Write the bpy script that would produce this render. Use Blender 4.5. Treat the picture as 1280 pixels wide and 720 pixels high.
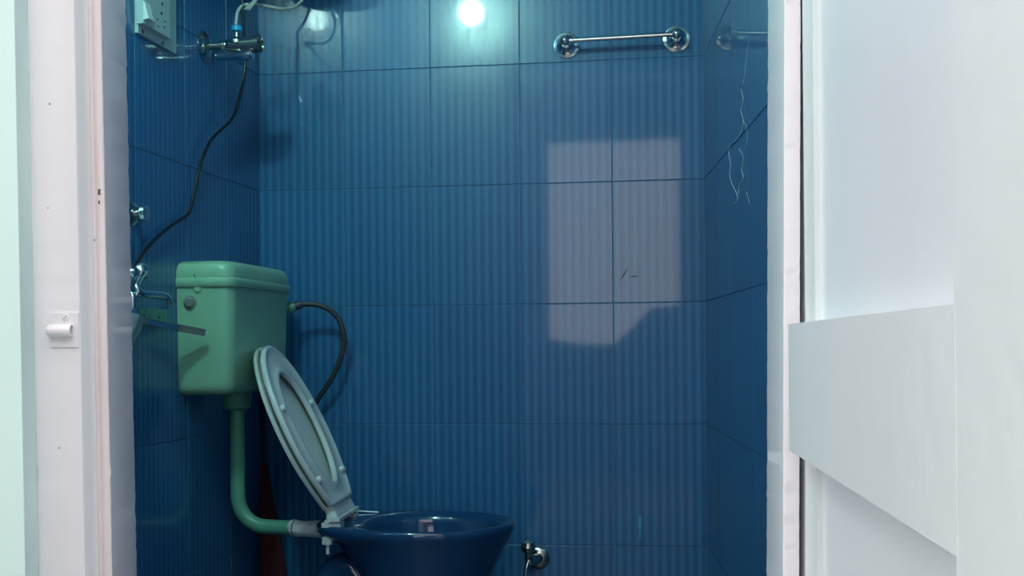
import bpy, bmesh, math, random
from mathutils import Vector, Matrix
random.seed(7)
for o in list(bpy.data.objects): bpy.data.objects.remove(o)
sc = bpy.context.scene
COL = sc.collection

# ------------------------------------------------------------------ camera
F_PX, ROLL, HOR, CAM_H = 1400.0, 0.009, 431.0, 0.865
cam = bpy.data.cameras.new('camera'); cam_o = bpy.data.objects.new('camera', cam); COL.objects.link(cam_o)
cam.sensor_width = 36.0; cam.lens = F_PX / 1280 * 36.0
cam.shift_y = (HOR - 360) / 1280
cam.clip_start = 0.02
R_ = Vector((math.cos(ROLL), 0, -math.sin(ROLL))); U_ = Vector((math.sin(ROLL), 0, math.cos(ROLL))); FW = Vector((0, 1, 0))
m = Matrix((R_, U_, -FW)).transposed().to_4x4(); m.translation = Vector((0, 0, CAM_H))
cam_o.matrix_world = m
sc.camera = cam_o
# ------------------------------------------------------------------ overcast sky, exposure
w = bpy.data.worlds.new('world'); sc.world = w; w.use_nodes = True
SKY = 2.95
w.node_tree.nodes['Background'].inputs[0].default_value = (1.0, 0.97, 0.98, 1)
w.node_tree.nodes['Background'].inputs[1].default_value = SKY
BULB = 380.0
sc.view_settings.view_transform = 'Standard'; sc.view_settings.look = 'None'
sc.view_settings.gamma = 1.0; sc.view_settings.use_curve_mapping = False
sc.view_settings.exposure = 0.0

# ------------------------------------------------------------------ room frames (plan measured from the tile joints)
BL = Vector((-0.7167, 3.185, 0)); BR = Vector((0.525, 3.012, 0))
XB = (BR - BL).normalized(); NB = Vector((XB.y, -XB.x, 0)); AB = math.atan2(XB.y, XB.x)
AL = math.radians(-8.9); NL = Vector((math.cos(AL), math.sin(AL), 0)); SL = Vector((math.sin(AL), -math.cos(AL), 0))
AR = math.radians(-2.58); NR = Vector((-math.cos(AR), -math.sin(AR), 0)); SR = Vector((math.sin(AR), -math.cos(AR), 0))
C = Vector((0, 0, CAM_H))
Y_OUT, Y_IN = 1.167, 1.33           # doorway wall, outer and inner faces
H_CEIL = 2.63

def ray(u, v): return FW + (u - 640) / F_PX * R_ + (HOR - v) / F_PX * U_
def hit(u, v, p0, n):
    d = ray(u, v); return C + d * ((p0 - C).dot(n) / d.dot(n))
def on_left(u, v, n=0.0):           # -> local coordinates of the left wall frame (x out of wall, y to the corner, z)
    p = hit(u, v, BL + n * NL, NL) - BL; return Vector((n, -p.dot(SL), p.z))
def on_left_s(u, v, s):             # a plane square to the left wall, s metres from the corner
    p = hit(u, v, BL + s * SL, SL) - BL; return Vector((p.dot(NL), -s, p.z))
def on_back(u, v, n=0.0):           # x along wall, y = -n, z
    p = hit(u, v, BL + n * NB, NB) - BL; return Vector((p.dot(XB), -n, p.z))
def on_right(u, v, n=0.0):          # x = -n, y = -s, z
    p = hit(u, v, BR + n * NR, NR) - BR; return Vector((-n, -p.dot(SR), p.z))

# ------------------------------------------------------------------ mesh helpers
def add_box(bm, x0, x1, y0, y1, z0, z1):
    vs = [bm.verts.new((x, y, z)) for z in (z0, z1) for y in (y0, y1) for x in (x0, x1)]
    for f in ((0, 2, 3, 1), (4, 5, 7, 6), (0, 1, 5, 4), (2, 6, 7, 3), (0, 4, 6, 2), (1, 3, 7, 5)):
        bm.faces.new([vs[i] for i in f])
    return vs
def loft(bm, rings, cap0=True, cap1=True, closed=False):
    R = [[bm.verts.new(p) for p in r] for r in rings]
    n = len(R[0]); pairs = list(zip(R, R[1:])) + ([(R[-1], R[0])] if closed else [])
    for a, b in pairs:
        for i in range(n):
            j = (i + 1) % n
            bm.faces.new((a[i], a[j], b[j], b[i]))
    if not closed:
        if cap0: bm.faces.new(list(reversed(R[0])))
        if cap1: bm.faces.new(R[-1])
    return R
def basis(d):
    d = Vector(d).normalized(); a = Vector((0, 0, 1)) if abs(d.z) < 0.9 else Vector((1, 0, 0))
    x = d.cross(a).normalized(); return x, d.cross(x).normalized(), d
def lathe(bm, prof, origin=(0, 0, 0), axis=(0, 0, 1), seg=24, cap=True):   # prof: (radius, height)
    x, y, d = basis(axis); o = Vector(origin)
    rings = [[o + d * h + (x * math.cos(2 * math.pi * k / seg) + y * math.sin(2 * math.pi * k / seg)) * max(r, 1e-4)
              for k in range(seg)] for r, h in prof]
    loft(bm, rings, cap, cap)
def smooth_path(pts, k=8):
    pts = [Vector(p) for p in pts]; P = [2 * pts[0] - pts[1]] + pts + [2 * pts[-1] - pts[-2]]; out = []
    for i in range(1, len(P) - 2):
        a, b, c, d = P[i - 1:i + 3]
        for t in range(k):
            t /= k
            out.append(0.5 * ((2 * b) + (c - a) * t + (2 * a - 5 * b + 4 * c - d) * t * t + (3 * b - a - 3 * c + d) * t ** 3))
    out.append(pts[-1]); return out
def tube(bm, pts, r, seg=10, k=8, smooth=True):
    P = smooth_path(pts, k) if smooth else [Vector(p) for p in pts]
    rad = r if callable(r) else (lambda t: r)
    rings = []; x = None
    for i, p in enumerate(P):
        d = (P[min(i + 1, len(P) - 1)] - P[max(i - 1, 0)]).normalized()
        if x is None: x = basis(d)[0]
        x = (x - d * x.dot(d)).normalized(); y = d.cross(x)
        q = rad(i / (len(P) - 1))
        rings.append([p + (x * math.cos(2 * math.pi * j / seg) + y * math.sin(2 * math.pi * j / seg)) * q for j in range(seg)])
    loft(bm, rings)
def bevel(bm, wd, seg=2, ang=30):
    es = [e for e in bm.edges if len(e.link_faces) == 2 and e.calc_face_angle(0) > math.radians(ang)]
    bmesh.ops.bevel(bm, geom=es, offset=wd, segments=seg, affect='EDGES', clamp_overlap=True)
def to_mesh(name, bm, mt, sharp=38):
    bmesh.ops.recalc_face_normals(bm, faces=bm.faces)
    for f in bm.faces: f.smooth = True
    for e in bm.edges:
        if len(e.link_faces) == 2 and e.calc_face_angle(0) > math.radians(sharp): e.smooth = False
    me = bpy.data.meshes.new(name); bm.to_mesh(me); bm.free(); me.materials.append(mt); return me
def obj(name, bm, mt, parent=None, sharp=38):
    me = bm if isinstance(bm, bpy.types.Mesh) else to_mesh(name, bm, mt, sharp)
    o = bpy.data.objects.new(name, me); COL.objects.link(o)
    if parent: o.parent = parent
    return o
def tag(o, label, cat, group=None):
    o['label'] = label; o['category'] = cat
    if group: o['group'] = group
    return o
def thing(name, label, cat, loc, rz=0.0, group=None):
    o = bpy.data.objects.new(name, None); COL.objects.link(o); o.empty_display_size = 0.05
    o.location = loc; o.rotation_euler = (0, 0, rz); return tag(o, label, cat, group)
def struct(o): o['kind'] = 'structure'; return o
def B(): return bmesh.new()

# ------------------------------------------------------------------ materials
def mat(name, col, rough=0.5, metal=0.0, ior=1.5, vary=None, vscale=8.0, bump=0.0, bscale=60.0, emit=None, coat=0.0, trans=0.0):
    mt = bpy.data.materials.new(name); mt.use_nodes = True; nt = mt.node_tree; L = nt.links
    p = nt.nodes['Principled BSDF']
    p.inputs['Base Color'].default_value = (*col, 1); p.inputs['Roughness'].default_value = rough
    p.inputs['Metallic'].default_value = metal; p.inputs['IOR'].default_value = ior
    p.inputs['Coat Weight'].default_value = coat; p.inputs['Transmission Weight'].default_value = trans
    tc = nt.nodes.new('ShaderNodeTexCoord')
    if vary:
        n = nt.nodes.new('ShaderNodeTexNoise'); n.inputs['Scale'].default_value = vscale; n.inputs['Detail'].default_value = 6
        L.new(tc.outputs['Object'], n.inputs['Vector'])
        cr = nt.nodes.new('ShaderNodeValToRGB'); cr.color_ramp.elements[0].position = 0.35; cr.color_ramp.elements[1].position = 0.65
        cr.color_ramp.elements[0].color = (*col, 1); cr.color_ramp.elements[1].color = (*vary, 1)
        L.new(n.outputs['Fac'], cr.inputs['Fac']); L.new(cr.outputs['Color'], p.inputs['Base Color'])
    if bump:
        n = nt.nodes.new('ShaderNodeTexNoise'); n.inputs['Scale'].default_value = bscale; n.inputs['Detail'].default_value = 5
        L.new(tc.outputs['Object'], n.inputs['Vector'])
        b = nt.nodes.new('ShaderNodeBump'); b.inputs['Strength'].default_value = bump; b.inputs['Distance'].default_value = 0.002
        L.new(n.outputs['Fac'], b.inputs['Height']); L.new(b.outputs['Normal'], p.inputs['Normal'])
    if emit:
        p.inputs['Emission Color'].default_value = (*emit[0], 1); p.inputs['Emission Strength'].default_value = emit[1]
    return mt

def tile_mat():
    mt = bpy.data.materials.new('blue_glazed_tile'); mt.use_nodes = True; nt = mt.node_tree; L = nt.links; N = nt.nodes
    p = N['Principled BSDF']; p.inputs['Roughness'].default_value = 0.42; p.inputs['Specular IOR Level'].default_value = 0.4
    p.inputs['Coat Weight'].default_value = 0.75; p.inputs['Coat Roughness'].default_value = 0.05; p.inputs['Coat IOR'].default_value = 1.5
    tc = N.new('ShaderNodeTexCoord'); sx = N.new('ShaderNodeSeparateXYZ'); L.new(tc.outputs['Object'], sx.inputs[0])
    mu = N.new('ShaderNodeMath'); mu.operation = 'MULTIPLY'; mu.inputs[1].default_value = 2 * math.pi / 0.0237; L.new(sx.outputs['X'], mu.inputs[0])
    sn = N.new('ShaderNodeMath'); sn.operation = 'SINE'; L.new(mu.outputs[0], sn.inputs[0])
    # fine cloud in the glaze, different on each tile
    inf = N.new('ShaderNodeObjectInfo')
    ad = N.new('ShaderNodeVectorMath'); ad.operation = 'MULTIPLY_ADD'
    L.new(tc.outputs['Object'], ad.inputs[0]); ad.inputs[1].default_value = (60, 60, 22); L.new(inf.outputs['Random'], ad.inputs[2])
    ns = N.new('ShaderNodeTexNoise'); ns.inputs['Scale'].default_value = 1.0; ns.inputs['Detail'].default_value = 4; L.new(ad.outputs[0], ns.inputs['Vector'])
    mr = N.new('ShaderNodeMapRange'); mr.inputs['From Min'].default_value = -0.75; mr.inputs['From Max'].default_value = 0.95; L.new(sn.outputs[0], mr.inputs['Value'])
    mx = N.new('ShaderNodeMix'); mx.data_type = 'FLOAT'; mx.inputs[0].default_value = 0.28
    L.new(mr.outputs[0], mx.inputs[2]); L.new(ns.outputs['Fac'], mx.inputs[3])
    cr = N.new('ShaderNodeValToRGB'); e = cr.color_ramp.elements
    e[0].position = 0.1; e[0].color = (0.015, 0.104, 0.258, 1); e[1].position = 0.95; e[1].color = (0.031, 0.175, 0.362, 1)
    L.new(mx.outputs[0], cr.inputs['Fac'])
    hs = N.new('ShaderNodeHueSaturation'); va = N.new('ShaderNodeMapRange'); va.inputs['To Min'].default_value = 0.94; va.inputs['To Max'].default_value = 1.06
    L.new(inf.outputs['Random'], va.inputs['Value']); L.new(va.outputs[0], hs.inputs['Value']); L.new(cr.outputs['Color'], hs.inputs['Color'])
    L.new(hs.outputs['Color'], p.inputs['Base Color'])
    bp = N.new('ShaderNodeBump'); bp.inputs['Strength'].default_value = 0.25; bp.inputs['Distance'].default_value = 0.00004
    L.new(mr.outputs[0], bp.inputs['Height']); L.new(bp.outputs['Normal'], p.inputs['Normal'])
    return mt

M = dict(
    tile=tile_mat(),
    grout=mat('dark_grout', (0.055, 0.18, 0.33), 0.6, vary=(0.08, 0.21, 0.37), vscale=30, bump=0.3, bscale=300),
    mint=mat('mint_wall_paint', (0.66, 0.87, 0.80), 0.6, vary=(0.69, 0.89, 0.83), vscale=3, bump=0.25, bscale=25),
    reveal=mat('pale_teal_plaster', (0.52, 0.67, 0.66), 0.6, vary=(0.6, 0.74, 0.72), vscale=6, bump=0.3, bscale=40),
    pink=mat('pinkish_white_enamel', (0.87, 0.83, 0.84), 0.35, vary=(0.88, 0.86, 0.87), vscale=5, bump=0.35, bscale=30),
    rose=mat('rose_white_enamel', (0.84, 0.73, 0.73), 0.35, vary=(0.86, 0.78, 0.78), vscale=9, bump=0.5, bscale=50),
    jamb2=mat('shaded_cool_enamel', (0.66, 0.70, 0.71), 0.3, vary=(0.70, 0.74, 0.75), vscale=6, bump=0.4, bscale=35),  # right jamb: frame enamel with its milder shade put into the colour
    jamb=mat('shaded_white_enamel', (0.52, 0.53, 0.58), 0.32, vary=(0.56, 0.57, 0.61), vscale=6, bump=0.4, bscale=35),  # left jamb: white frame enamel, greyed to carry the shade of that face
    door=mat('cool_white_enamel', (0.72, 0.77, 0.76), 0.28, vary=(0.75, 0.79, 0.78), vscale=4, bump=0.5, bscale=32),
    dpanel=mat('cool_white_panel_enamel', (0.71, 0.76, 0.78), 0.3, vary=(0.75, 0.79, 0.79), vscale=4, bump=0.25, bscale=15),
    chrome=mat('chrome', (0.72, 0.76, 0.75), 0.14, metal=1.0, bump=0.02),
    chrome2=mat('tarnished_chrome', (0.38, 0.42, 0.40), 0.2, metal=1.0, vary=(0.5, 0.54, 0.5), vscale=60, bump=0.05),
    steel=mat('brushed_steel', (0.6, 0.62, 0.62), 0.28, metal=1.0),
    dsteel=mat('dark_steel', (0.10, 0.13, 0.13), 0.4, metal=0.6, vary=(0.16, 0.2, 0.19), vscale=50),
    green=mat('green_cistern_plastic', (0.23, 0.50, 0.34), 0.28, vary=(0.25, 0.53, 0.36), vscale=7, bump=0.06, bscale=200),
    gpipe=mat('green_pipe_plastic', (0.10, 0.34, 0.24), 0.35, vary=(0.11, 0.37, 0.26), vscale=20),
    gplate=mat('green_painted_steel', (0.10, 0.33, 0.25), 0.5, vary=(0.06, 0.2, 0.16), vscale=70, bump=0.3),
    plug=mat('grey_plug_plastic', (0.20, 0.27, 0.24), 0.5, vary=(0.13, 0.2, 0.18), vscale=80),
    seat=mat('white_seat_plastic', (0.60, 0.68, 0.68), 0.25, vary=(0.64, 0.71, 0.70), vscale=6),
    lid=mat('ivory_seat_plastic', (0.60, 0.70, 0.68), 0.28, vary=(0.64, 0.73, 0.70), vscale=8),
    bowl=mat('dark_blue_ceramic', (0.008, 0.045, 0.13), 0.06, ior=1.55, vary=(0.01, 0.055, 0.15), vscale=6),
    water=mat('water', (0.02, 0.06, 0.1), 0.02, ior=1.33),
    sleeve=mat('grey_rubber_sleeve', (0.48, 0.51, 0.54), 0.7, vary=(0.66, 0.69, 0.71), vscale=45, bump=0.6, bscale=90),
    black=mat('black_cable', (0.008, 0.012, 0.018), 0.3),
    hose=mat('dark_grey_hose', (0.03, 0.045, 0.06), 0.45, bump=0.2, bscale=250),
    whose=mat('grey_white_hose', (0.36, 0.42, 0.38), 0.4),
    bnut=mat('blue_nut_plastic', (0.01, 0.30, 0.55), 0.4),
    ivory=mat('ivory_switch_plastic', (0.42, 0.58, 0.56), 0.35, vary=(0.46, 0.61, 0.59), vscale=20),
    ivory2=mat('white_switch_plastic', (0.72, 0.82, 0.80), 0.3),
    hole=mat('dark_hole', (0.01, 0.012, 0.015), 0.8),
    basin=mat('white_ceramic', (0.55, 0.70, 0.75), 0.08),
    red=mat('dark_red_bristle', (0.055, 0.005, 0.012), 0.8, vary=(0.09, 0.008, 0.016), vscale=120, bump=0.8, bscale=400),
    brown=mat('dark_handle', (0.02, 0.015, 0.02), 0.5),
    thread=mat('white_thread', (0.55, 0.70, 0.74), 0.7),
    chip=mat('brown_chip', (0.16, 0.11, 0.10), 0.8, bump=0.4),
    drip=mat('teal_paint_drip', (0.05, 0.36, 0.45), 0.3),
    mark=mat('dark_scuff', (0.03, 0.06, 0.12), 0.6),
    ceil=mat('ceiling_paint', (0.30, 0.36, 0.40), 0.8, bump=0.2),
    floor=mat('grey_floor', (0.05, 0.07, 0.10), 0.4, vary=(0.07, 0.09, 0.12), vscale=4, bump=0.2),
    ground=mat('courtyard_concrete', (0.12, 0.12, 0.12), 0.8, vary=(0.15, 0.15, 0.15), vscale=3, bump=0.4),
    court=mat('added_wall_dark', (0.10, 0.11, 0.12), 0.8, vary=(0.13, 0.14, 0.15), vscale=3, bump=0.3),
    bulb=mat('lit_bulb', (0.9, 0.9, 0.9), 0.4, emit=((0.58, 1.0, 0.92), BULB)),
    holder=mat('white_lamp_plastic', (0.7, 0.72, 0.7), 0.4),
)

# ------------------------------------------------------------------ setting: floor, ceiling
LEN_L, LEN_R = 1.885, 1.70
P_LF = BL + SL * LEN_L; P_RF = BR + SR * LEN_R
def slab_poly(pts, z0, z1):
    bm = B(); a = [(p[0], p[1], z0) for p in pts]; b = [(p[0], p[1], z1) for p in pts]; loft(bm, [a, b]); return bm
plan = [BL, BR, P_RF, P_LF]
struct(obj('floor', slab_poly(plan, -0.06, 0.0), M['floor']))
struct(obj('ceiling', slab_poly([BL, BR, P_RF, P_LF], H_CEIL, H_CEIL + 0.1), M['ceil']))
struct(obj('floor_courtyard', slab_poly([(-3.6, Y_OUT), (-3.6, -1.35), (3.6, -1.35), (3.6, Y_OUT)], -0.06, 0.0), M['ground']))

# ------------------------------------------------------------------ tiled walls
G = 0.0018     # joint
def tile_mesh(wd, ht):
    bm = B(); x, z = (wd - G) / 2, (ht - G) / 2; b = 0.0011
    rect = lambda x, z, y: [(-x, y, -z), (x, y, -z), (x, y, z), (-x, y, z)]
    loft(bm, [rect(x, z, 0.0), rect(x, z, -0.0035), rect(x - b * .4, z - b * .4, -0.0046), rect(x - b, z - b, -0.005)])
    return to_mesh('tile', bm, M['tile'], 4)
cache = {}
def tiles(parent, cols, rot, pos):
    """cols: (start, end) along the wall; pos(mid) -> local xy of the wall frame"""
    rows = [(0.0, 0.316)] + [(0.316 + 0.33 * k, 0.316 + 0.33 * (k + 1)) for k in range(7)]
    for a, b in cols:
        for z0, z1 in rows:
            key = (round(b - a, 4), round(z1 - z0, 4))
            if key not in cache: cache[key] = tile_mesh(*key)
            o = bpy.data.objects.new('tile', cache[key]); COL.objects.link(o); o.parent = parent
            x, y = pos((a + b) / 2)
            o.location = (x, y, (z0 + z1) / 2)
            o.rotation_euler = (random.gauss(0, 0.0004), 0, rot + random.gauss(0, 0.0004))
WB = (BR - BL).length
bm = B(); add_box(bm, -0.15, WB + 0.15, -0.0031, 0.1, -0.06, H_CEIL + 0.1)
wb = struct(obj('wall_back', bm, M['grout'])); wb.location = BL; wb.rotation_euler = (0, 0, AB)
tiles(wb, [(WB / 5 * k, WB / 5 * (k + 1)) for k in range(5)], 0.0, lambda s: (s, 0.0))
bm = B(); add_box(bm, -0.1, 0.0031, -LEN_L, 0.0, -0.06, H_CEIL + 0.1)
wl = struct(obj('wall_left', bm, M['grout'])); wl.location = BL; wl.rotation_euler = (0, 0, AL)
edges = [0.006, 0.229] + [0.229 + 0.25 * k for k in range(1, 7)] + [LEN_L - 0.004]
tiles(wl, list(zip(edges, edges[1:])), math.pi / 2, lambda s: (0.0, -s))
bm = B(); add_box(bm, -0.0031, 0.1, -LEN_R, 0.0, -0.06, H_CEIL + 0.1)
wr = struct(obj('wall_right', bm, M['grout'])); wr.location = BR; wr.rotation_euler = (0, 0, AR)
edges = [0.006, 0.25] + [0.25 * k for k in range(2, 7)] + [LEN_R - 0.008]
tiles(wr, list(zip(edges, edges[1:])), -math.pi / 2, lambda s: (0.0, -s))

# ------------------------------------------------------------------ doorway wall, painted mint outside
XJ0, XJ1 = -0.5126, 0.40          # outer edges of the frame
HEAD = 2.08
bm = B()
add_box(bm, -3.6, XJ0 - 0.0, Y_OUT, Y_IN, 0, 2.75)
add_box(bm, XJ1, 3.6, Y_OUT, Y_IN, 0, 2.75)
add_box(bm, XJ0, XJ1, Y_OUT, Y_IN, HEAD, 2.75)
for v in bm.verts:                 # the reveal beside the frame leans with it
    if abs(v.co.x - XJ0) < 1e-4 and v.co.z < 2.9: v.co.x += -0.0105 * (v.co.z - 0.93)
wf = struct(obj('wall_front', bm, M['mint']))
bm = B(); add_box(bm, XJ0 - 0.0015, XJ0 + 0.0005, Y_OUT + 0.001, 1.2, 0, HEAD)
for v in bm.verts: v.co.x += -0.0105 * (v.co.z - 0.93)
obj('plaster_reveal', bm, M['reveal'], wf)

# ------------------------------------------------------------------ door frame: rebated posts with chipped edges
def lean(k): return lambda z: k * (z - 0.93)
def post(bm, prof, z0, z1, k, chip=(), seg=300, amp=0.0011):
    rings = []; rnd = random.Random(3)
    for i in range(seg + 1):
        z = z0 + (z1 - z0) * i / seg; ring = []
        for j, (x, y) in enumerate(prof):
            q = rnd.gauss(0, amp) if j in chip else 0.0
            if j in chip and rnd.random() < 0.03: q += rnd.choice((-1, 1)) * 0.0018
            ring.append((x + k * (z - 0.93) + q * 0.35, y + q * 0.6, z))
        rings.append(ring)
    loft(bm, rings)
fr = struct(bpy.data.objects.new('trim_1', None)); COL.objects.link(fr)
KL, KR = -0.0105, 0.0115
bm = B(); post(bm, [(-0.5126, 1.2), (-0.4645, 1.2), (-0.463, 1.2015), (-0.463, 1.2408), (-0.5126, 1.2408)], 0, HEAD, KL, chip=(0,), amp=0.0006)
obj('post_face', bm, M['pink'], fr, 60)
bm = B(); post(bm, [(-0.4628, 1.2405), (-0.4595, 1.2405), (-0.4588, 1.2415), (-0.4580, 1.2405), (-0.4500, 1.2405), (-0.4492, 1.2415), (-0.4492, 1.2433), (-0.4628, 1.2433)], 0, HEAD, KL, chip=(5,), amp=0.0007)
obj('post_stop_face', bm, M['rose'], fr, 60)
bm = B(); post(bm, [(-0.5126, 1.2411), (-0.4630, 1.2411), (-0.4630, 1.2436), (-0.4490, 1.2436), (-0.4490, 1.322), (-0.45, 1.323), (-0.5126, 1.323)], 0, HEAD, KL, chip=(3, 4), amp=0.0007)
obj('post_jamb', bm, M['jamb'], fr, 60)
bm = B(); post(bm, [(0.326, 1.2), (0.40, 1.2), (0.40, 1.2408), (0.326, 1.2408)], 0, HEAD, KR, chip=())
obj('post_face', bm, M['pink'], fr, 60)
bm = B(); post(bm, [(0.3022, 1.2412), (0.3030, 1.2402), (0.3193, 1.2402), (0.3195, 1.2435), (0.3022, 1.2435)], 0, HEAD, KR, chip=(2, 0), amp=0.0005)
obj('post_stop_face', bm, M['pink'], fr, 60)
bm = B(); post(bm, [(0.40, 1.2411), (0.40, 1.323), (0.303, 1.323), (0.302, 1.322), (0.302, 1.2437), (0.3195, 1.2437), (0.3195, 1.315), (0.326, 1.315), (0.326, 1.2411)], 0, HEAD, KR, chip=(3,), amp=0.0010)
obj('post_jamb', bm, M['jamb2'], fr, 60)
for u, v, yy, r, i_ in ((124, 240, 1.2403, .0022, 0), (124, 253, 1.2403, .0013, 0), (118, 300, 1.2403, .0008, 0), (62, 130, 1.1999, .0008, 1), (60, 260, 1.1999, .0006, 1), (74, 560, 1.1999, .0007, 1)):
    p = hit(u, v, Vector((0, yy, 0)), FW); bm = B()
    rings = [[(p.x + r * q * (0.8 + .3 * math.sin(5 * a + u)) * math.cos(a), yy - d_, p.z + 1.7 * r * q * math.sin(a)) for a in [2 * math.pi * k / 9 for k in range(9)]] for q, d_ in ((1, -.0004), (1, .0002))]
    loft(bm, rings); obj('paint_chip', bm, M['chip'], fr)
bm = B(); add_box(bm, XJ0 + 0.03, XJ1 - 0.03, 1.201, 1.322, HEAD - 0.07, HEAD - 0.001); obj('head_rail', bm, M['pink'], fr)

# bolt keeper on the left post
def fx(u): return (u - 640) * 1.2 / F_PX
def fz(u, v): return hit(u, v, Vector((0, 1.2, 0)), FW).z
t = thing('bolt_keeper', 'painted-over metal bolt keeper plate with open barrel on the pinkish door post', 'bolt keeper', (fx(82), 1.2, fz(82, 417)))
ox, oz = fx(82), fz(82, 417)
bm = B(); add_box(bm, fx(64) - ox, fx(99) - ox, -0.0016, 0.0003, fz(80, 434) - oz, fz(80, 391) - oz); bevel(bm, 0.0006, 1); obj('plate', bm, M['pink'], t)
bm = B()
x0, x1, zc, r = fx(62) - ox, fx(92) - ox, fz(80, 413.5) - oz, 0.0068
rings = []
for x, ro in ((x0, r * .75), (x0 + .002, r), (x1, r), (x1, r * .78), (x1 - .012, r * .78)):
    rings.append([(x, -0.0045 - ro * math.cos(a), zc + ro * math.sin(a)) for a in [2 * math.pi * i / 20 for i in range(20)]])
loft(bm, rings); obj('barrel', bm, M['pink'], t)
bm = B(); lathe(bm, [(0.0051, 0), (0.0051, 0.0004)], (x1 - 0.010, -0.0045, zc), (1, 0, 0), 16); obj('barrel_bore', bm, M['brown'], t)
bm = B(); lathe(bm, [(0.0042, 0), (0.0042, 0.0006), (0.0034, 0.0014), (0, 0.0016)], (fx(83) - ox, -0.0014, fz(83, 397) - oz), (0, -1, 0), 16)
sc1 = obj('screw', bm, M['pink'], t)
bm = B(); vs = add_box(bm, -0.0034, 0.0034, -0.0034, -0.0028, -0.0004, 0.0004)
bmesh.ops.rotate(bm, verts=bm.verts, cent=(0, 0, 0), matrix=Matrix.Rotation(-0.9, 3, 'Y')); bmesh.ops.translate(bm, verts=bm.verts, vec=(fx(83) - ox, -0.0001, fz(83, 397) - oz))
obj('slot', bm, M['jamb'], sc1)
bm = B(); lathe(bm, [(0.004, 0), (0.004, 0.0006), (0.003, 0.0013), (0, 0.0015)], (fx(84) - ox, -0.0014, fz(84, 424) - oz), (0, -1, 0), 16); obj('screw', bm, M['pink'], t)

# ------------------------------------------------------------------ open panelled door, hinged on the right post
AD = math.atan(137 / F_PX)
HINGE = Vector((0.3125, 1.193, 0))
DD = Vector((-math.sin(AD), -math.cos(AD), 0))     # hinge -> free edge
DN = Vector((-math.cos(AD), math.sin(AD), 0))      # face towards the doorway
door = struct(bpy.data.objects.new('door_1', None)); COL.objects.link(door)
door.location = HINGE; door.rotation_euler = (0, 0, math.atan2(DD.y, DD.x))
# local x along the leaf, local y: z cross x -> check which side faces the doorway
yl = Vector((-DD.y, DD.x, 0)); SGN = 1 if yl.dot(DN) > 0 else -1
def dpt(u, v, out=0.0):
    p = hit(u, v, HINGE + DN * out, DN) - HINGE; return p.dot(DD), p.z
def dbox(x0, x1, o0, o1, z0, z1, name, mt, bv=0.002):
    bm = B(); a, b = sorted((SGN * o0, SGN * o1)); add_box(bm, x0, x1, a, b, z0, z1); bevel(bm, bv, 2); return obj(name, bm, mt, door)
W_D, H_D = 0.73, 2.02
xs = dpt(1192, 400, 0.018)[0]
zr1, zr0 = dpt(985, 405, 0.018)[1], dpt(985, 562, 0.018)[1]
dbox(0.0, 0.062, -0.034, 0.0, 0.01, H_D, 'stile', M['door'])
dbox(xs, W_D, -0.034, 0.0178, 0.01, H_D, 'stile', M['door'], 0.004)
dbox(0.002, xs + 0.002, -0.03, 0.018, zr0, zr1, 'rail', M['door'], 0.0025)
dbox(0.06, xs + 0.002, -0.034, 0.0, 0.01, 0.2, 'rail', M['door'])
dbox(0.06, xs + 0.002, -0.034, 0.0, H_D - 0.12, H_D, 'rail', M['door'])
dbox(0.055, xs + 0.002, -0.022, -0.006, 0.18, zr0 + 0.005, 'panel', M['dpanel'], 0.001)
dbox(0.055, xs + 0.002, -0.022, -0.006, zr1 - 0.005, H_D - 0.1, 'panel', M['dpanel'], 0.001)
for z in (0.3, 1.7):
    bm = B(); tube(bm, [(-0.004, -SGN * 0.036, z - 0.05), (-0.004, -SGN * 0.036, z + 0.05)], 0.006, 12, 1); obj('hinge', bm, M['steel'], door)

# ------------------------------------------------------------------ unseen wall behind the camera, added to shape the sky patch reflected in the tiles
bm = B()
YC = -1.2; X0, X1 = -0.99, -0.09
add_box(bm, -3.6, X0, YC - 0.15, YC, 0, 2.75); add_box(bm, X1, 3.6, YC - 0.15, YC, 0, 2.75)
add_box(bm, X0, X1, YC - 0.15, YC, 2.22, 2.75)
person_edge = [(X0, 0.91), (-0.78, 0.87), (-0.52, 0.87), (-0.40, 0.97), (-0.28, 1.10), (X1, 1.12), (X1, 0), (X0, 0)]   # stepped edge stands in for the reflected person behind the camera
loft(bm, [[(x, y, z) for x, z in person_edge] for y in (YC - 0.15, YC)])
struct(obj('wall_courtyard_added', bm, M['court']))

# ------------------------------------------------------------------ bulb on the inner side of the doorway wall
t = thing('wall_lamp', 'glowing round bulb in a white holder on the wall above the doorway', 'lamp', (-0.64, Y_IN, 2.30))
bm = B(); lathe(bm, [(0.045, 0), (0.045, 0.008), (0.03, 0.014), (0.022, 0.02), (0.022, 0.045), (0.018, 0.05)], (0, 0.0, 0), (0, 1, 0), 24); obj('holder', bm, M['holder'], t)
bm = B(); lathe(bm, [(0.014, 0), (0.02, 0.012), (0.036, 0.03), (0.045, 0.052), (0.040, 0.074), (0.025, 0.09), (0, 0.096)], (0, 0.048, 0), (0, 1, 0), 24); obj('bulb', bm, M['bulb'], t)

# ================================================================== things on the left wall (local x out of the wall, y to the corner)
def left_thing(name, label, cat, s=0.0, z=0.0, group=None):
    t = thing(name, label, cat, BL + SL * s + Vector((0, 0, z)), AL, group); t['_s'] = s
    t['_z'] = z; return t
def L(t, p): return Vector((p[0], p[1] + t['_s'], p[2] - t['_z']))

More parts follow.
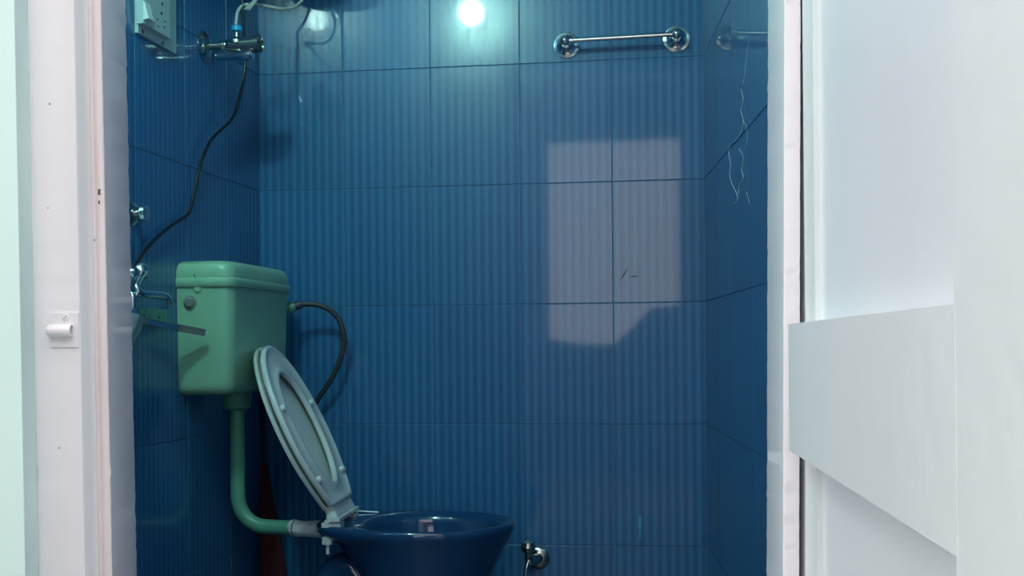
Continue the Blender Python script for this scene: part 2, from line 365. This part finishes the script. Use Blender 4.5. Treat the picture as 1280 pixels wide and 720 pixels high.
# ---------------------------------------------------------------- cistern
def cring(z, x0, x1, y0, y1, r, bow=0.0, n=7):
    """rounded rectangle, the two corners away from the wall are rounded"""
    pts = [(x0, y0, z)]
    for cx, cy, a0 in ((x1 - r, y0 + r, -90), (x1 - r, y1 - r, 0)):
        for i in range(n):
            a = math.radians(a0 + 90 * i / (n - 1)); pts.append((cx + r * math.cos(a), cy + r * math.sin(a), z))
        if a0 == -90:
            for i in range(1, 6): 
                f = i / 6; pts.append((x1 + bow * math.sin(math.pi * f), y0 + r + (y1 - y0 - 2 * r) * f, z))
    pts.append((x0, y1, z)); return pts
S0, S1 = 0.125, 0.54
t = left_thing('cistern', 'green plastic toilet cistern with lid hung on the blue tiled wall', 'cistern', 0.3325, 0.0)
h = (S1 - S0) / 2
ZB, ZL, ZT = 0.752, 1.008, 1.072
bm = B()
rr = []
for z, ins in ((ZB, 0.022), (ZB + 0.004, 0.011), (ZB + 0.012, 0.004), (ZB + 0.024, 0.0), (ZB + 0.13, -0.003), (ZL + 0.006, -0.006)):
    rr.append(cring(z, 0.0055, 0.134 - ins, -h + 0.012 + ins, h - 0.012 - ins, 0.032 - max(ins, 0) * .6, 0.002))
loft(bm, rr); body = obj('tank', bm, M['green'], t, 50)
bm = B()
rr = []
for z, ins, rd in ((ZL, 0.003, 0.034), (ZL + 0.002, 0.0, 0.036), (ZL + 0.02, 0.0, 0.036), (ZL + 0.0215, 0.0012, 0.035), (ZL + 0.0222, 0.0038, 0.034), (ZL + 0.024, 0.0035, 0.034), (ZT - 0.022, 0.005, 0.034),
                   (ZT - 0.012, 0.008, 0.033), (ZT - 0.005, 0.014, 0.031), (ZT - 0.001, 0.024, 0.028), (ZT, 0.04, 0.02)):
    rr.append(cring(z, 0.0055 + max(0, ins - .005) * .4, 0.147 - ins, -h + ins, h - ins, rd, 0.004))
loft(bm, rr); lid = obj('tank_lid', bm, M['green'], t, 60)
c = L(t, on_left_s(246, 358, S1)); bm = B(); lathe(bm, [(0.009, 0), (0.009, 0.004), (0.007, 0.006)], (c.x, -h + 0.008, ZL - 0.004), (0, -1, 0), 18); obj('lid_clip', bm, M['green'], t)
for u, v in ((242, 344), (243.5, 347)):
    c = on_left_s(u, v, S1); bm = B(); lathe(bm, [(0.0022, 0), (0.0022, 0.001)], (c.x, -h + 0.0042, c.z), (0, -1, 0), 10); obj('pin_hole', bm, M['hole'], lid)
c = on_left_s(236, 378, S1); bm = B(); lathe(bm, [(0.0165, 0), (0.0165, 0.002), (0.012, 0.003), (0.0115, 0.009), (0.009, 0.011), (0, 0.011)], (c.x, -h + 0.007, c.z), (0, -1, 0), 20); obj('plug', bm, M['plug'], t)

# ---------------------------------------------------------------- flush pipe
t = left_thing('flush_pipe', 'green plastic flush pipe bending from the cistern to the blue toilet', 'pipe', 0.3325, 0.0)
PX = 0.069
bm = B(); lathe(bm, [(0.020, 0.705), (0.034, 0.712), (0.037, 0.735), (0.037, ZB + 0.001)], (PX, 0, 0), (0, 0, 1), 24); obj('collar', bm, M['gpipe'], t)
ZP = 0.4105; bend = 0.075
path = [(PX, 0, 0.72), (PX, 0, 0.62), (PX, 0, 0.55), (PX, 0, ZP + bend)]
for i in range(1, 9):
    a = math.radians(90 * i / 8); path.append((PX + bend - bend * math.cos(a), 0, ZP + bend - bend * math.sin(a)))
path += [(0.2, -0.009, ZP), (0.235, -0.015, ZP)]
bm = B(); tube(bm, path, 0.0185, 18, smooth=False); obj('pipe', bm, M['gpipe'], t)
bm = B(); tube(bm, [(0.222, -.0127, ZP), (0.225, -.0133, ZP), (0.25, -.0175, ZP - 0.001), (0.275, -.022, ZP), (0.304, -.027, ZP)], lambda q: 0.0205 + 0.0012 * math.sin(q * 9), 18, 4); obj('rubber_sleeve', bm, M['sleeve'], t)
bm = B(); lathe(bm, [(0.0205, 0), (0.0222, 0.0006), (0.0222, 0.003), (0.0205, 0.0036)], (0.2245, -.0132, ZP), (1, -0.17, 0), 18); obj('clamp', bm, M['dsteel'], t)

# ---------------------------------------------------------------- toilet
t = left_thing('toilet', 'dark blue glossy ceramic toilet with its white seat raised', 'toilet', 0.36, 0.0)
RIM = 0.434
def egg(z, x0, x1, wd, n=40):
    xc = max(x0 + 0.46 * (x1 - x0), 0.545); o = []
    for i in range(n):
        a = 2 * math.pi * i / n; c_, s_ = math.cos(a), math.sin(a)
        o.append((xc + ((x1 - xc) if c_ > 0 else (xc - x0)) * c_, wd * s_, z))
    return o
prof = [(.19, .48, .61, .045), (.22, .46, .66, .08), (.29, .44, .71, .115), (.36, .425, .735, .134), (RIM - .03, .412, .742, .144), (RIM - .016, .406, .748, .149), (RIM - .010, .402, .754, .154),
        (RIM - .004, .394, .764, .162), (RIM - .001, .360, .770, .169), (RIM, .310, .773, .171), (RIM - .003, .293, .777, .175), (RIM - .010, .288, .781, .178), (RIM - .020, .290, .780, .177), (RIM - .030, .302, .774, .172), (RIM - .045, .335, .765, .166), (.36, .362, .752, .158),
        (.30, .40, .722, .141), (.22, .425, .68, .122), (.13, .42, .655, .108), (.04, .40, .665, .116), (.012, .392, .672, .120), (0, .395, .670, .118)]
bm = B(); loft(bm, [egg(*p, n=64) for p in prof], True, True); obj('bowl', bm, M['bowl'], t, 70)
bm = B(); o2 = [egg(z, x0, x1, wd) for z, x0, x1, wd in ((.245, .452, .673, .09), (.2452, .452, .673, .09))]; loft(bm, o2); obj('water', bm, M['water'], t)
bm = B(); tube(bm, [(.50, 0, .16), (.44, 0, .22), (.395, 0, .29), (.358, 0, .31), (.326, 0, .27), (.318, 0, .18), (.318, 0, .0)], lambda q: 0.052 - 0.008 * q, 18, 5); obj('trapway', bm, M['bowl'], t)
bm = B(); lathe(bm, [(0.018, 0), (0.018, 0.022), (0.022, 0.06)], (0.287, 0, ZP), (1, 0, -0.05), 20); obj('inlet_spigot', bm, M['bowl'], t)
# seat and lid: flat outlines stood up on the hinge
HX, HZ = 0.354, RIM + 0.018
TILT = math.radians(25.6)
E_ = Vector((-math.sin(TILT), 0, math.cos(TILT))); N_ = Vector((math.cos(TILT), 0, math.sin(TILT)))
def sp(p, q, o): return Vector((HX, 0, HZ)) + E_ * p + Vector((0, q, 0)) + N_ * o
LS_ = 0.456
def outline(n, grow=0.0, p0=0.028):
    pc = 0.225; pts = []
    def half(p):
        return (0.172 - 0.095 * (1 - p / pc) ** 2) if p < pc else 0.172 * math.sqrt(max(0, 1 - ((p - pc) / (LS_ - pc)) ** 2))
    poly = []
    for i in range(61): p = p0 + (pc - p0) * i / 60; poly.append((p, half(p)))
    for i in range(1, 91):
        a = math.pi / 2 * i / 90; poly.append((pc + (LS_ - pc) * math.sin(a), 0.172 * math.cos(a)))
    poly = [(p0, poly[0][1] * k / 12) for k in range(12)] + poly
    full = poly + [(p, -q) for p, q in reversed(poly[1:-1])]
    ang = sorted([(math.atan2(q, p - pc), math.hypot(p - pc, q)) for p, q in full])
    for i in range(n):
        a = -math.pi + 2 * math.pi * (i + 0.5) / n; k = 0
        while k < len(ang) and ang[k][0] < a: k += 1
        a0, r0 = ang[k - 1]; a1, r1 = ang[k % len(ang)]
        if k == 0: a0 -= 2 * math.pi
        if k == len(ang): a1 += 2 * math.pi
        f = (a - a0) / max(1e-9, a1 - a0); r = r0 + (r1 - r0) * f + grow
        pts.append((pc + r * math.cos(a), r * math.sin(a)))
    return pts
def hole(n, grow=0.0):
    pts = []
    for i in range(n):
        a = -math.pi + 2 * math.pi * (i + 0.5) / n; c_, s_ = math.cos(a), math.sin(a)
        pts.append((0.23 + (0.148 + grow) * c_, (0.098 + grow) * (1 - 0.06 * -c_) * s_ * (1 if c_ > 0 else 1)))
    return pts
NN = 72
bm = B()
rings = []
for o, g in ((0.004, 0.0), (0.0015, -0.003), (0.0, -0.008)): rings.append([sp(p, q, o) for p, q in outline(NN, g)])
rings.append([sp(p, q, 0.0) for p, q in hole(NN, 0.006)])
for o, g in ((0.004, 0.0), (0.011, 0.0), (0.0145, 0.003), (0.0155, 0.009), (0.013, 0.017), (0.0105, 0.022)): rings.append([sp(p, q, o) for p, q in hole(NN, g)])
for o, g in ((0.0105, -0.020), (0.0125, -0.014), (0.0155, -0.009), (0.0155, -0.004), (0.013, 0.0)): rings.append([sp(p, q, o) for p, q in outline(NN, g)])
loft(bm, rings, closed=True); seat = obj('seat', bm, M['seat'], t, 60)
for p, q in ((0.10, 0.115), (0.10, -0.115), (0.29, 0.128), (0.29, -0.128)):
    bm = B(); lathe(bm, [(0.009, 0), (0.0085, 0.009), (0.006, 0.012), (0, 0.012)], sp(p, q, 0.010), N_, 12); obj('bumper', bm, M['seat'], seat)
bm = B(); rings = []
for o, g in ((-0.017, -0.03), (-0.0165, -0.012), (-0.015, -0.003), (-0.013, 0.003), (-0.008, 0.004), (-0.0045, 0.004), (-0.0042, 0.0), (-0.0042, -0.003), (-0.009, -0.005), (-0.009, -0.05)):
    rings.append([sp(p, q, o) for p, q in outline(NN, g)])
loft(bm, rings); obj('seat_lid', bm, M['lid'], t, 60)
for y in (0.078, -0.078):
    hb = B(); add_box(hb, HX - 0.03, HX + 0.016, y - 0.02, y + 0.02, RIM - 0.003, RIM + 0.008); add_box(hb, HX - 0.024, HX + 0.008, y - 0.015, y + 0.015, RIM + 0.008, RIM + 0.014); bevel(hb, 0.002, 2)
    hg = obj('hinge', hb, M['seat'], t)
    bm = B(); lathe(bm, [(0.012, 0), (0.014, 0.002), (0.014, 0.03), (0.012, 0.032)], (HX - 0.006, y - 0.016, RIM + 0.02), (0, 1, 0), 18); obj('hinge_barrel', bm, M['seat'], hg)
    bm = B(); add_box(bm, -0.012, 0.012, y - 0.013, y + 0.013, -0.006, 0.03); bmesh.ops.rotate(bm, verts=bm.verts, cent=(0, 0, 0), matrix=Matrix.Rotation(-TILT, 3, 'Y'))
    bmesh.ops.translate(bm, verts=bm.verts, vec=(HX - 0.004, 0, RIM + 0.02)); bevel(bm, 0.002, 1); obj('hinge_arm', bm, M['seat'], hg)
    bm = B(); lathe(bm, [(0.0045, 0), (0.0045, 0.05)], (HX - 0.018, y * 1.12, RIM - 0.068), (0, 0, 1), 12); bo = obj('bolt', bm, M['seat'], t)
    bm = B(); lathe(bm, [(0.0135, 0), (0.0135, 0.017)], (HX - 0.018, y * 1.12, RIM - 0.044), (0, 0, 1), 6); obj('nut', bm, M['seat'], bo)
bm = B(); add_box(bm, HX - 0.012, HX + 0.016, -0.105, 0.105, RIM + 0.012, RIM + 0.02); bevel(bm, 0.002, 1); obj('hinge_plate', bm, M['seat'], t)
bm = B(); loft(bm, [[sp(p, q, o) for p, q in ((0.0, -.072), (0.0, .072), (.034, .072), (.034, -.072))] for o in (-.010, .008)]); bevel(bm, 0.002, 1); obj('seat_neck', bm, M['seat'], seat)
t.rotation_euler[2] += math.radians(4)
t.location = t.location + NL * 0.3 - Matrix.Rotation(math.radians(4), 3, 'Z') @ (NL * 0.3)
a = on_left_s(437, 638, 0.24); b = on_left_s(476, 641, 0.24)
bm = B(); tube(bm, [L(t, a), L(t, b)], 0.0022, 8, smooth=False); obj('bidet_tube', bm, M['steel'], t)

# ---------------------------------------------------------------- supply hose of the cistern
t = left_thing('supply_hose', 'dark grey hose looping from the green cistern down behind the toilet seat', 'hose', 0.1, 0.0)
pp = []
for (u, v), n in zip(((366, 383.5), (378, 380), (395, 380.5), (412, 387), (425, 402), (429.5, 425), (425, 450), (413, 476), (398, 498), (388, 520), (384, 560), (388, 600)),
                     (.115, .105, .095, .085, .075, .07, .065, .06, .05, .035, .025, .02)):
    p = hit(u, v, BL + n * NB, NB) - BL; pp.append(Vector((p.dot(NL), -p.dot(SL) + 0.1, p.z)))
bm = B(); tube(bm, pp, 0.0075, 12); obj('hose', bm, M['hose'], t)
d = (pp[1] - pp[0]).normalized()
bm = B(); lathe(bm, [(0.010, -.026), (0.010, -.014), (0.0155, -.012), (0.0155, 0.004), (0.010, 0.006)], pp[0], d, 10); obj('nut', bm, M['gpipe'], t)
bm = B(); lathe(bm, [(0.0095, 0), (0.0115, 0.002), (0.0115, 0.022), (0.009, 0.024)], pp[0], d, 14); obj('ferrule', bm, M['hose'], t)

# ---------------------------------------------------------------- chrome angle valve with hose
SV = 0.365
t = left_thing('stop_valve', 'chrome stop valve with blue nut and grey hose on the tiled wall above cistern', 'valve', SV, 0.0)
def vp(u, v): p = on_left_s(u, v, SV); return Vector((p.x, 0, p.z))
p0, p1 = vp(256, 61), vp(325, 54); ax = Vector((1, 0, 0)); zv = (p0.z + p1.z) / 2 + 0.002; x1 = p1.x
bm = B(); lathe(bm, [(0.040, 0.004), (0.040, 0.006), (0.034, 0.011), (0.018, 0.017), (0.011, 0.02)], (0, 0, zv - .002), ax, 32); obj('flange', bm, M['chrome2'], t)
bm = B(); lathe(bm, [(0.0095, 0.012), (0.0095, 0.052), (0.0125, 0.053), (0.0125, 0.057), (0.011, 0.058), (0.0125, 0.060), (0.0125, 0.063), (0.0105, 0.066)], (0, 0, zv), ax, 24); obj('neck', bm, M['chrome2'], t)
bm = B(); lathe(bm, [(0.010, 0.060), (0.0145, 0.066), (0.0165, 0.08), (0.0175, 0.1), (0.0195, 0.12), (0.022, x1 - .004), (0.0225, x1 + .001), (0.0205, x1 + .002), (0.018, x1 - .012), (0.0, x1 - .013)], (0, 0, zv), ax, 28); obj('valve_body', bm, M['chrome2'], t)
xo = vp(296, 40).x
bm = B(); lathe(bm, [(0.0225, 0), (0.021, 0.008), (0.012, 0.014), (0.006, 0.018), (0.0055, 0.033), (0.0065, 0.034), (0.0065, 0.042)], (xo, 0, zv + 0.002), (0, 0, 1), 18); obj('outlet', bm, M['chrome2'], t)
zn = vp(295, 40).z
bm = B(); lathe(bm, [(0.011, 0), (0.0142, 0.002), (0.0142, 0.013), (0.011, 0.016)], (xo, 0, zn), (0, 0, 1), 12); obj('hose_nut', bm, M['bnut'], t)
bm = B(); lathe(bm, [(0.009, 0.0), (0.0105, 0.004), (0.0105, 0.055), (0.014, 0.06), (0.014, 0.09), (0.008, 0.096)], (vp(272, 72).x, -0.006, zv - 0.029), ax, 18); obj('lever', bm, M['chrome'], t)
bm = B(); lathe(bm, [(0.008, 0), (0.008, 0.02)], (vp(300, 72).x, -0.004, zv - 0.03), (0, 0, 1), 12); obj('spindle', bm, M['chrome2'], t)
pts = [vp(295, 34), vp(295.5, 25), vp(297.5, 14), vp(303, 7.5), vp(312, 5.5)]
for (u, v), n in zip(((325, 6.5), (340, 9), (352, 11), (364, 10), (373, 5), (379, -3), (381, -14)), (.20, .19, .18, .17, .16, .15, .14)):
    p = hit(u, v, BL + n * NB, NB) - BL; pts.append(Vector((p.dot(NL), -p.dot(SL) + SV, p.z)))
pts += [Vector((0.178, SV - 0.15, 1.85)), Vector((0.175, SV - 0.15, 1.874))]
bm = B(); tube(bm, pts, 0.0042, 10); obj('hose', bm, M['whose'], t)
for k in range(3):
    bm = B(); tube(bm, [vp(308 + 3 * k, 13.5 + .5 * k) + Vector((0, -.012, 0)), vp(317 + 2 * k, 6) + Vector((0, -.014, 0)), vp(325 + 1.2 * k, -4) + Vector((0, -.012, 0)), vp(328 + 1.2 * k, -16) + Vector((0, .02, 0)), Vector((0.171 + .004 * k, SV - 0.27, 1.874))], 0.0023, 8, 5); obj('hose_tail', bm, M['whose'], t)

# ---------------------------------------------------------------- water heater above the frame, in the corner
t = left_thing('water_heater', 'white drum water heater on the corner wall above the cistern', 'water heater', 0.21, 0.0)
bm = B(); lathe(bm, [(0.10, 1.90), (0.135, 1.907), (0.152, 1.935), (0.154, 1.96), (0.154, 2.34), (0.148, 2.38), (0.12, 2.40), (0, 2.405)], (0.175, 0, 0), (0, 0, 1), 40); obj('drum', bm, M['holder'], t)
bm = B(); add_box(bm, 0.005, 0.05, -0.09, 0.09, 2.28, 2.32); obj('wall_bracket', bm, M['dsteel'], t)
bm = B(); add_box(bm, 0.005, 0.05, -0.09, 0.09, 1.98, 2.02); obj('wall_bracket', bm, M['dsteel'], t)
for y in (-0.06, 0.06):
    bm = B(); lathe(bm, [(0.012, 1.875), (0.012, 1.903)], (0.175, y, 0), (0, 0, 1), 14); obj('pipe_stub', bm, M['chrome2'], t)

# ---------------------------------------------------------------- black cable
t = left_thing('cable', 'thin black cable hanging past the stop valve down the left tiled wall', 'cable', 0.5, 0.0)
pts = []
for (u, v), n in zip(((303, -20), (303, 0), (304.5, 30), (306.5, 60), (306, 85), (301, 115), (291, 147), (272, 166), (261, 180), (251, 205), (244, 235), (237, 264), (231, 271), (215, 281), (195, 298), (180, 315), (173, 326), (168, 334)),
                     (.05, .05, .05, .05, .048, .042, .034, .026, .021, .018, .016, .016, .016, .016, .016, .015, .013, .012)):
    pts.append(L(t, on_left(u, v, n)))
pts = [Vector((0.09, 0.27, 1.896)), Vector((0.07, 0.268, 1.85))] + pts
bm = B(); tube(bm, pts, 0.0042, 10); obj('cable_run', bm, M['black'], t)

# ---------------------------------------------------------------- switch board
c = on_left(190, 54); s0, s1 = 0.541, 0.727
t = left_thing('switch_board', 'pale switch board with rocker switch and socket on the left tiled wall', 'switch board', (s0 + s1) / 2, 1.56)
hw = (s1 - s0) / 2
bm = B(); add_box(bm, 0.0045, 0.013, -hw, hw, 0, 0.19); bevel(bm, 0.004, 2); obj('mounting_board', bm, M['ivory'], t)
def sw(u, v, n): return L(t, on_left(u, v, n))
a, b = sw(179, 32, .027), sw(213.5, 49, .027); zt = 0.16
bm = B(); add_box(bm, 0.011, 0.027, a.y, b.y, b.z, zt); bevel(bm, 0.0015, 2); pl = obj('face_plate', bm, M['ivory'], t)
c, d = sw(183, 25, .034), sw(190, 25, .034); zk = (c.z + d.z) / 2
ring = [(0.025, zk - .002), (0.040, zk), (0.029, zk + 0.038), (0.025, zk + 0.038)]
bm = B(); loft(bm, [[(x, y, z) for x, z in ring] for y in (c.y, d.y)]); bevel(bm, 0.001, 1); obj('rocker_switch', bm, M['ivory2'], pl)
for u, v, r in ((203, 5, 3.2), (202, 17, 3.2), (197, 24, 2), (206, 27, 2), (198, 33, 2.2), (205.5, 34, 2.2), (191, 18, 1.6)):
    p = L(t, on_left(u, v, 0.0275)); bm = B(); lathe(bm, [(r * .0012, 0), (r * .0012, 0.0008)], (0.0268, p.y, p.z), (1, 0, 0), 12); obj('socket_hole', bm, M['hole'], pl)
for u, v in ((178.5, 39), (203.7, 54)):
    p = L(t, on_left(u, v, 0.0135)); bm = B(); lathe(bm, [(0.0052, 0), (0.0048, 0.0014), (0, 0.0018)], (0.0128, p.y, p.z), (1, 0, 0), 12); obj('screw', bm, M['dsteel'], t)

# ---------------------------------------------------------------- wall tap, knob, basin, bracket near the door
t = left_thing('basin_tap', 'chrome swan-neck wall tap left of the green cistern', 'tap', 0.70, 0.0)
f0 = L(t, on_left(158, 341))
bm = B(); lathe(bm, [(0.022, 0.004), (0.022, 0.007), (0.014, 0.013), (0.011, 0.02), (0.012, 0.03), (0.015, 0.035), (0.016, 0.042), (0.012, 0.05)], (0, f0.y, f0.z), (1, 0, 0), 24); obj('wall_flange', bm, M['chrome'], t)
pts = [L(t, on_left(u, v, n)) for (u, v), n in zip(((180, 340), (174, 348), (170.5, 357), (173, 364), (181, 367), (192, 367.5), (202, 368.5), (209, 371.5), (212, 379)), (.045, .05, .055, .06, .065, .07, .075, .078, .078))]
bm = B(); tube(bm, pts, 0.0072, 12); obj('spout', bm, M['chrome'], t)
p = L(t, on_left(176, 337, .045)); bm = B(); lathe(bm, [(0.008, -.012), (0.013, -.008), (0.0145, 0), (0.012, .009), (0.006, .013)], p, (0.6, -0.5, 0.5), 18); obj('knob', bm, M['chrome'], t)
p = L(t, on_left(165, 376, .05)); bm = B(); lathe(bm, [(0.006, -.018), (0.009, -.012), (0.009, .012), (0.006, .018)], p, (0, 0, 1), 16); obj('handle', bm, M['chrome'], t)
bm = B(); tube(bm, [p, pts[3]], 0.006, 10, smooth=False); obj('valve_stem', bm, M['chrome'], t)

t = left_thing('concealed_valve', 'round chrome shut-off knob with flange beside the white door jamb', 'valve', 0.742, 0.0)
p = L(t, on_left(163, 267))
bm = B(); lathe(bm, [(0.026, 0.004), (0.026, 0.007), (0.020, 0.012), (0.012, 0.015)], (0, p.y, p.z), (1, 0, 0), 24); obj('flange', bm, M['chrome2'], t)
bm = B(); lathe(bm, [(0.008, 0.010), (0.009, 0.02), (0.016, 0.024), (0.019, 0.03), (0.017, 0.038), (0, 0.040)], (0, p.y, p.z), (1, 0, 0), 18); obj('knob', bm, M['chrome'], t)

t = left_thing('wash_basin', 'small glossy white wash basin half hidden behind the white door jamb', 'basin', 1.012, 0.0)
ol = [(0.005, .312), (0.012, .308), (0.020, .290), (0.045, .22), (0.085, .14), (0.12, .07), (0.14, 0), (0.14, -.1), (0.12, -.18), (0.06, -.26), (0.005, -.29)]
def brg(z, k, e=0.0): return [(0.0065 + max(0.0, (x - 0.005)) * k, y * k + (1 - k) * 0.0, z) for x, y in ol]
ZT_ = 0.934
bm = B(); loft(bm, [brg(ZT_ - 0.095, .40), brg(ZT_ - 0.085, .60), brg(ZT_ - 0.06, .82), brg(ZT_ - 0.03, .94), brg(ZT_ - 0.004, .995), brg(ZT_, .985), brg(ZT_ - .001, .93)] +
             [[(0.02 + (x - .005) * k, y * k, z) for x, y in ol] for z, k in ((ZT_ - .004, .84), (ZT_ - .03, .74), (ZT_ - .055, .5))]); obj('bowl', bm, M['basin'], t, 70)

t = left_thing('basin_bracket', 'green painted bracket plate with dark steel arm in front of the cistern', 'bracket', 0.62, 0.0)
a, b = L(t, on_left(172.5, 400)), L(t, on_left(204, 387))
bm = B(); add_box(bm, 0.0045, 0.009, a.y, b.y, b.z - 0.035, b.z); bevel(bm, 0.001, 1); bp = obj('plate', bm, M['gplate'], t)
for u, v in ((180, 394), (199, 397)):
    p = L(t, on_left(u, v, 0.009)); bm = B(); lathe(bm, [(0.0032, 0), (0.0032, 0.0008)], (0.0086, p.y, p.z), (1, 0, 0), 12); obj('screw_hole', bm, M['hole'], bp)
q0, q1, q2 = L(t, on_left(181, 402, .012)), L(t, on_left_s(222, 409.5, .60)), L(t, on_left_s(256, 416, .562))
def blade(bm, p, q, w0, w1, th):
    d = (q - p).normalized(); sd = Vector((0, 0, 1)).cross(d).normalized(); up = d.cross(sd)
    loft(bm, [[c + sd * x * wd + up * y for x, y in ((-1, -th), (1, -th), (1, th), (-1, th))] for c, wd in ((p, w0), (q, w1))]); bevel(bm, 0.001, 1)
bm = B(); blade(bm, q0, q1, 0.008, 0.008, 0.0065); obj('arm', bm, M['steel'], t)
bm = B(); blade(bm, q1 - (q2 - q1) * .1, q2, 0.010, 0.004, 0.008); obj('arm_tip', bm, M['dsteel'], t)

# ---------------------------------------------------------------- red broom in the corner
t = left_thing('broom', 'dark red broom with thin dark handle standing in the corner behind flush pipe', 'broom', 0.07, 0.0)
bm = B(); tube(bm, [(0.03, 0.02, 0.53), (0.025, 0.02, 0.70), (0.0155, 0.02, 0.82)], 0.0075, 10, 4); obj('handle', bm, M['brown'], t)
bm = B(); rings = []
for z, a_, x in ((0.54, .010, .03), (0.50, .016, .032), (0.40, .026, .04), (0.25, .040, .052), (0.10, .052, .062), (0.0, .056, .066)):
    rings.append([(x + a_ * math.cos(2 * math.pi * i / 36) * (0.8 + .12 * (i % 2)), 0.015 + 0.8 * a_ * math.sin(2 * math.pi * i / 36) * (0.8 + .12 * (i % 2)), z) for i in range(36)])
loft(bm, rings); o = obj('bristles', bm, M['red'], t, 20)

# ================================================================== things on the back wall (local x along, -y out)
def back_thing(name, label, cat, x=0.0, z=0.0): 
    t = thing(name, label, cat, BL + XB * x + Vector((0, 0, z)), AB); t['_x'] = x; t['_z'] = z; return t
def Bk(t, p): return Vector((p.x - t['_x'], p.y, p.z - t['_z']))
t = back_thing('towel_rail', 'short chrome towel rail with two round flanges on the back tiled wall', 'towel rail', 1.03, 1.684)
ends = []
for u, v in ((708.5, 57.5), (845.5, 49.5)):
    p = Bk(t, on_back(u, v)); o = (p.x, 0, p.z)
    bm = B(); lathe(bm, [(0.036, 0.004), (0.0365, 0.006), (0.035, 0.0085), (0.031, 0.0095), (0.0295, 0.0085), (0.027, 0.009), (0.022, 0.013), (0.015, 0.016), (0.011, 0.022)], o, (0, -1, 0), 36); fl = obj('flange', bm, M['chrome'], t)
    bm = B(); lathe(bm, [(0.010, 0.018), (0.0085, 0.03), (0.009, 0.042), (0.0115, 0.046), (0.0125, 0.055), (0.0115, 0.063), (0.006, 0.068), (0, 0.069)], o, (0, -1, 0), 24); obj('post', bm, M['chrome'], t)
    ends.append(Vector((p.x, -0.055, p.z)))
bm = B(); tube(bm, ends, 0.0068, 16, smooth=False); obj('rail', bm, M['chrome'], t)

t = back_thing('wall_spigot', 'small dark chrome tap with round flange low on the back wall', 'tap', 0.79, 0.28)
p = Bk(t, on_back(673, 697)); o = Vector((p.x, 0, p.z))
bm = B(); lathe(bm, [(0.031, 0.004), (0.031, 0.007), (0.027, 0.011), (0.014, 0.014)], o, (0, -1, 0), 28); obj('flange', bm, M['chrome2'], t)
q = Bk(t, on_back(661, 700, 0.055))
bm = B(); tube(bm, [o + Vector((0, -.008, 0)), o + Vector((-.006, -.03, 0)), q], 0.015, 14, 5); obj('body', bm, M['chrome2'], t)
k = Bk(t, on_back(660, 684, 0.055))
bm = B(); lathe(bm, [(0.006, -.03), (0.009, -.016), (0.016, -.013), (0.0215, 0), (0.017, .013), (0.008, .018), (0, .019)], k, (0, 0, 1), 22); obj('knob', bm, M['chrome2'], t)
bm = B(); tube(bm, [q, Bk(t, on_back(658.5, 708, .06)), Bk(t, on_back(657, 716, .062)), Bk(t, on_back(656.5, 728, .062))], 0.0065, 12, 4); obj('outlet', bm, M['chrome'], t)

# teal drip on a tile, dark scuffs
p = on_back(800, 660); t0 = BL + XB * p.x + NB * 0.0049 + Vector((0, 0, p.z))
bm = B(); rings = []
for z, r in ((.034, .0008), (.03, .0032), (.02, .0036), (.0, .0024), (-.02, .0020), (-.03, .0012)):
    rings.append([(r * math.cos(2 * math.pi * i / 12), -abs(0.35 * r * math.sin(2 * math.pi * i / 12)) if i <= 6 else 0.0003, z) for i in range(12)])
loft(bm, rings); o = tag(obj('paint_drip', bm, M['drip']), 'teal paint drip run down a lower tile of the back wall', 'paint drip'); o.location = t0; o.rotation_euler = (0, 0, AB)

t = back_thing('scuff_mark', 'two short dark scuff strokes on a tile of the back wall', 'scuff mark', *on_back(786, 343).xz)
for a, b in (((775, 351), (785, 335)), ((788, 346), (798, 345))):
    p, q = Bk(t, on_back(*a, 0.0052)), Bk(t, on_back(*b, 0.0052)); bm = B(); tube(bm, [p, (p + q) / 2, q], lambda f: 0.0004 + 0.0012 * math.sin(math.pi * f), 6, 4); obj('stroke', bm, M['mark'], t)

# ------------------------------------------------------------------ cobweb thread on the right wall
t = thing('cobweb_strand', 'fine white cobweb strand hanging on the right tiled wall', 'cobweb', BR, AR)
def web(pts, r): 
    bm = B(); tube(bm, [on_right(u, v, 0.008) for u, v in pts], r, 6, 4); return obj('strand', bm, M['thread'], t)
web([(936, 52), (933, 70), (931, 90), (929, 104)], 0.0005)
web([(926, 112), (929, 124), (926, 138), (929, 150), (927, 162), (923, 172), (914, 180), (911, 190), (913, 205), (912, 218), (915, 230), (920, 240), (922, 248), (918, 255)], 0.0008)
web([(924, 186), (929, 196), (927, 212), (929, 222), (924, 232), (923, 242)], 0.0008)
web([(929, 150), (933, 160), (934, 176), (929, 190)], 0.0004)
web([(933, 240), (937, 254)], 0.0004)
for o in bpy.data.objects:
    for k_ in ('_s', '_z', '_x'):
        if k_ in o: del o[k_]
